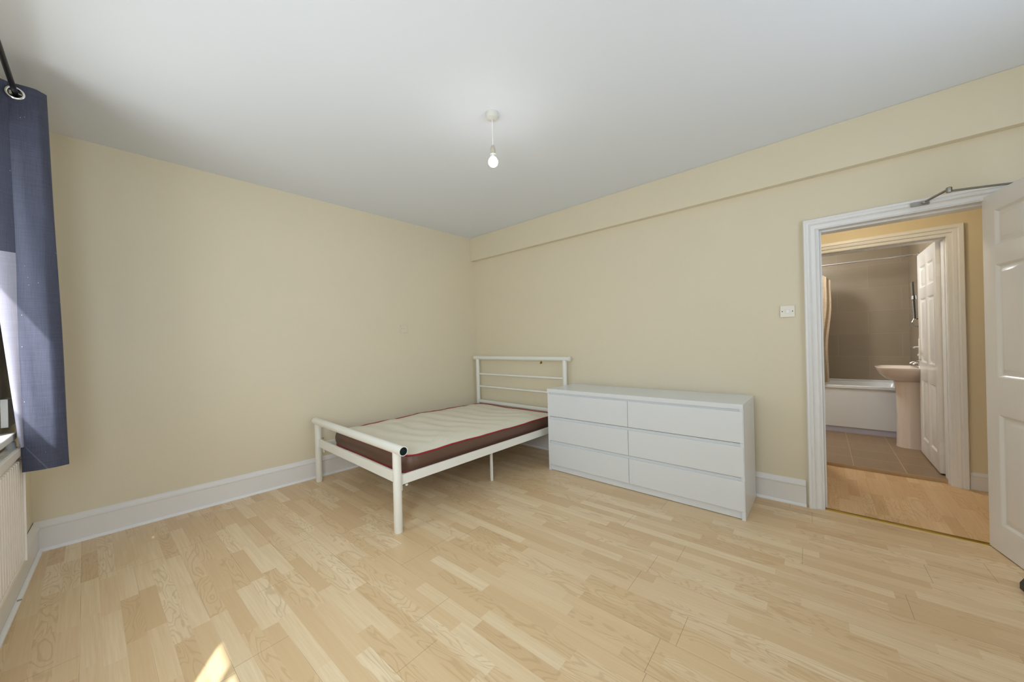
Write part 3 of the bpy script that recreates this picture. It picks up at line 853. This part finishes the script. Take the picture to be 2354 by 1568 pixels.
# cut the eyelet holes around the pole
kill = []
for f in bm.faces:
    c_ = f.calc_center_median()
    if math.hypot(c_.x-rodx(c_.y), c_.z-RODZ) < .0215: kill.append(f)
bmesh.ops.delete(bm, geom=kill, context='FACES')
bml = bmesh.new(); lr = []
for j in range(61):
    t = .065+(1-.065)*j/60; z = CB+(CT-CB)*t; fl = 1-t; row = []
    for i in range(9):
        q = i/8; w = .010+.115*max(0, t-.065)
        row.append(bml.verts.new((-3.594+.018*fl-w*q, -.741-.35*w*q-.006*math.sin(q*PI), z)))
    lr.append(row)
for a, b in zip(lr, lr[1:]):
    for i in range(8): bml.faces.new((a[i], a[i+1], b[i+1], b[i])).material_index = 1 if a[0].co.z > CB+(CT-CB)*.56 else 0
cur = thing('curtain', 'navy blue eyelet curtain drawn to the right side of the window', 'curtain', (0, 0, 0))
cl = obj('cloth', bm, m_curtain, cur, recalc=False, ang=70)
ln_ = obj('lining', bml, [m_lining, m_curtain], cur, recalc=False, ang=70); ln_['label'] = 'pale lining of the turned back curtain edge'; sl_ = ln_.modifiers.new('thickness', 'SOLIDIFY'); sl_.thickness = .0015
sol = cl.modifiers.new('thickness', 'SOLIDIFY'); sol.thickness = .002
def ring(c_, nrm, r, tr, name, mat_, parent):
    nrm = Vector(nrm).normalized(); a = Vector((0, 0, 1)); u = nrm.cross(a).normalized(); w = nrm.cross(u)
    bm = bmesh.new(); rs = []
    prof = [(r-tr, -.004), (r-tr, .004), (r-tr*.6, .0065), (r+tr*.6, .0055), (r+tr, .002), (r+tr, -.002), (r+tr*.6, -.0055), (r-tr*.6, -.0065)]
    for k in range(36):
        a_ = 2*PI*k/36; d = u*math.cos(a_)+w*math.sin(a_)
        rs.append([bm.verts.new(Vector(c_)+d*rr+nrm*h) for rr, h in prof])
    for i in range(36):
        A_, B_ = rs[i], rs[(i+1) % 36]
        for k in range(len(prof)): bm.faces.new((A_[k], A_[(k+1) % len(prof)], B_[(k+1) % len(prof)], B_[k]))
    return obj(name, bm, mat_, parent, ang=60)
ys = [-.7515, -.690, -.660]
for k, y in enumerate(ys):
    nrm = (.14, -1, 0) if k == 0 else (.2*(-1)**k, -1, 0)
    ring((rodx(y), y, RODZ), nrm, .0245, .0055, 'eyelet', m_chrome, cur)

# ------------------------------------------------------------------ bathroom
bath = thing('bathtub', 'white panelled bathtub along the far bathroom wall', 'bathtub', (0, 0, 0))
BX0, BX1, BYa, BYb, BZt = 2.62, 3.306, -4.388, -2.802, .612
bm = bmesh.new()
def loop(x0, x1, y0, y1, z, r, n=6):
    pts = []
    for cx_, cy_, a0 in ((x1-r, y1-r, 0), (x0+r, y1-r, PI/2), (x0+r, y0+r, PI), (x1-r, y0+r, 3*PI/2)):
        for k in range(n+1): pts.append((cx_+r*math.cos(a0+PI/2*k/n), cy_+r*math.sin(a0+PI/2*k/n), z))
    return [bm.verts.new(p) for p in pts]
LS = [loop(BX0, BX1, BYa, BYb, BZt-.035, .012), loop(BX0, BX1, BYa, BYb, BZt-.006, .012), loop(BX0+.006, BX1-.006, BYa+.006, BYb-.006, BZt, .012),
      loop(BX0+.06, BX1-.05, BYa+.07, BYb-.07, BZt-.004, .12), loop(BX0+.075, BX1-.065, BYa+.09, BYb-.09, BZt-.03, .12),
      loop(BX0+.13, BX1-.12, BYa+.16, BYb-.16, BZt-.34, .12), loop(BX0+.19, BX1-.18, BYa+.24, BYb-.24, BZt-.39, .10)]
for a, b in zip(LS, LS[1:]):
    for k in range(len(a)): bm.faces.new((a[k], a[(k+1) % len(a)], b[(k+1) % len(a)], b[k]))
bm.faces.new(LS[-1])
obj('tub', bm, m_bath, bath, ang=40)
bm = bmesh.new(); box(bm, BX0+.012, BX0+.028, BYa+.002, BYb, .10, BZt-.03); obj('side_panel', bm, m_bath, bath, .004)
bm = bmesh.new(); box(bm, BX0+.020, BX0+.036, BYa+.002, BYb, .03, .105); obj('plinth', bm, m_plinth, bath, .002)
bm = bmesh.new(); tube(bm, [(BX1+.002, BYa+.002, BZt+.006), (BX1+.002, BYb-.002, BZt+.006)], .010, 8); obj('sealant_strip', bm, m_bath, bath)

# basin on a pedestal, fixed to the right bathroom wall (wall is at local y = 0, front towards +y)
ba = thing('pedestal_basin', 'blush ceramic basin on a pedestal beside the bathroom door', 'basin', (2.25, -4.388, .03))
bm = bmesh.new()
def dloop(w, d, z, back=.0, n=40, y0=0.0):
    pts = []
    for k in range(n):
        a = 2*PI*k/n; sx_, sy_ = math.cos(a), math.sin(a)
        e = .62
        x = w*math.copysign(abs(sx_)**e, sx_); y = (d*math.copysign(abs(sy_)**.9, sy_)) if sy_ > 0 else back*math.copysign(abs(sy_)**.4, sy_)
        pts.append(bm.verts.new((x, y0+y, z)))
    return pts
Zb = .845
LP = [dloop(.02, .02, Zb-.155, .02, y0=.17), dloop(.10, .10, Zb-.155, .14, y0=.15), dloop(.155, .17, Zb-.120, .15, y0=.152), dloop(.205, .215, Zb-.075, .15, y0=.152),
      dloop(.243, .238, Zb-.030, .15, y0=.152), dloop(.256, .246, Zb-.012, .15, y0=.152), dloop(.256, .247, Zb-.002, .15, y0=.152), dloop(.250, .243, Zb+.002, .149, y0=.152),
      dloop(.225, .215, Zb-.003, .06, y0=.155), dloop(.205, .195, Zb-.03, .05, y0=.158), dloop(.14, .14, Zb-.105, .04, y0=.16), dloop(.03, .03, Zb-.125, .03, y0=.17)]
for a, b in zip(LP, LP[1:]):
    for k in range(40): bm.faces.new((a[k], a[(k+1) % 40], b[(k+1) % 40], b[k]))
bm.faces.new(LP[0][::-1]); bm.faces.new(LP[-1])
obj('bowl', bm, m_ceramic, ba, ang=50)
bm = bmesh.new(); LQ = []
for z, w, d in ((0, .100, .115), (.03, .098, .112), (.3, .090, .104), (.55, .092, .108), (.66, .098, .118), (.71, .108, .13)):
    pts = []
    for k in range(17):
        a = PI*k/16; pts.append(bm.verts.new((w*math.cos(a), .135+d*abs(math.sin(a))**.8, z)))
    pts.append(bm.verts.new((-w, .06, z))); pts.append(bm.verts.new((w, .06, z)))
    LQ.append(pts)
for a, b in zip(LQ, LQ[1:]):
    for k in range(19): bm.faces.new((a[k], a[(k+1) % 19], b[(k+1) % 19], b[k]))
bm.faces.new(LQ[0][::-1]); bm.faces.new(LQ[-1])
obj('pedestal', bm, m_ceramic, ba, ang=50)
for x in (-.085, .085):
    bm = bmesh.new(); lathe(bm, [(.018, Zb-.002), (.018, Zb+.006), (.009, Zb+.012), (.009, Zb+.045)], (x, .06, 0), 16)
    tube(bm, [(x, .06, Zb+.04), (x, .075, Zb+.052), (x, .11, Zb+.046), (x, .125, Zb+.030)], .0075, 12)
    lathe(bm, [(.014, Zb+.058), (.018, Zb+.064), (.018, Zb+.074), (.008, Zb+.08)], (x, .055, 0), 14)
    obj('tap', bm, m_chrome, ba)
bm = bmesh.new(); tube(bm, [(.0, .10, .69), (.0, .10, .58)], .018, 12); tube(bm, [(-.02, .03, .64), (-.02, .03, .0)], .016, 12)
tube(bm, [(.0, .10, .58), (-.0, .07, .54), (-.02, .03, .56)], .018, 12); obj('waste_pipe', bm, m_plastic_w, ba)

# mirror on the right wall above the basin
mi = thing('wall_mirror', 'slim mirror with chrome edge and black strip on the bathroom wall', 'mirror', (2.48, -4.388, 1.60))
bm = bmesh.new(); box(bm, -.20, .30, .012, .022, -.21, .20); obj('backing', bm, m_black, mi, .002)
def slantbox(x0, x1, y0, y1, d):
    bm = bmesh.new(); v = [bm.verts.new(p) for p in ((x0, y0, -.21), (x1+d, y0, -.21), (x1, y0, .20), (x0, y0, .20), (x0, y1-.012, -.21), (x1+d, y1-.012, -.21), (x1, y1, .20), (x0, y1, .20))]
    for f in ((0, 1, 2, 3), (7, 6, 5, 4), (0, 4, 5, 1), (1, 5, 6, 2), (2, 6, 7, 3), (3, 7, 4, 0)): bm.faces.new([v[k] for k in f])
    return bm
obj('glass', slantbox(-.20, .09, .022, .056, 0), m_mirror, mi, .001)
obj('black_strip', slantbox(.09, .17, .022, .058, 0), m_black, mi, .001)
obj('chrome_edge', slantbox(.17, .27, .022, .062, -.05), m_chrome, mi, .002)
bm = bmesh.new(); box(bm, .095, .150, .0575, .066, .005, .045); obj('clip', bm, m_plastic_w, mi, .002)
bm = bmesh.new(); tube(bm, [(.28, .03, -.20), (.27, .05, -.25), (.20, .05, -.29), (.10, .03, -.30), (.05, 0, -.29)], .006, 10)
tube(bm, [(.20, .0, -.215), (.20, .04, -.215)], .008, 10); obj('hanging_chain', bm, m_chrome, mi)

# shower rail and curtain
sr = bmesh.new(); tube(sr, [(2.66, -4.39, 2.108), (2.66, -2.8, 2.108)], .0095, 14)
lathe(sr, [(.022, 0), (.022, .006), (.012, .012)], (2.66, -4.39, 2.108), 16, 'y')
tag(obj('shower_rail', sr, m_chrome), 'thin straight chrome rail across the bathroom above the bathtub', 'shower rail')
sc = thing('shower_curtain', 'peach shower curtain bunched at the left end of the bathtub', 'shower curtain', (0, 0, 0))
bm = bmesh.new(); rows = []
for j in range(60):
    t = j/59; z = .645+t*1.37; row = []
    for i in range(121):
        s_ = i/120
        wid = .55 + .05*math.sin(t*3)
        y = -3.662 + .055*(1-t) + .010*math.sin(z*7) + s_*wid
        x = 2.600 + .055*t + .020*math.sin(s_*2*PI*9+.4*math.sin(z*4)) 
        zz = z - (.10*(1-s_*6) if (s_ < 1/6) else 0)*t**6
        row.append(bm.verts.new((x, y, zz)))
    rows.append(row)
for a, b in zip(rows, rows[1:]):
    for k in range(120): bm.faces.new((a[k], a[k+1], b[k+1], b[k]))
shc = obj('cloth', bm, m_shower, sc, recalc=False, ang=80); so_ = shc.modifiers.new('thickness', 'SOLIDIFY'); so_.thickness = .0015
for k in range(7):
    y = -3.56+k*.07
    bm = bmesh.new(); N = 24; rs = []
    for i in range(N):
        a_ = 2*PI*i/N; c_ = Vector((2.66+.018*math.cos(a_)+.003, y, 2.062+.058*math.sin(a_)))
        nrm = Vector((math.cos(a_), 0, math.sin(a_)))
        rs.append([bm.verts.new(c_+nrm*.002*math.cos(2*PI*q_/6)+Vector((0, 1, 0))*.002*math.sin(2*PI*q_/6)) for q_ in range(6)])
    for i in range(N):
        for q_ in range(6): bm.faces.new((rs[i][q_], rs[i][(q_+1) % 6], rs[(i+1) % N][(q_+1) % 6], rs[(i+1) % N][q_]))
    obj('curtain_ring', bm, m_plastic_w, sc)

# black object on the floor by the open door
bb_ = bmesh.new()
z1 = .035
vs = [(-.470, -4.247), (-.385, -4.285), (-.45, -4.36), (-.62, -4.34), (-.66, -4.27)]
prism(bb_, vs, 0, .032)
tag(obj('door_stop', bb_, m_black, bevel=.003), 'black wedge on the floor beside the open white door', 'door stop')

bm = bmesh.new(); box(bm, -6.2, 3.0, -9.6, -9.2, -3, 9.0); struct('sun_block_wall', bm, m_ground)  # added unseen wall that keeps the sun out of the rear window
# ground outside the windows
bm = bmesh.new(); box(bm, -14, -4.05, -12, 6, -3.1, -3.0); struct('ground', bm, m_ground)
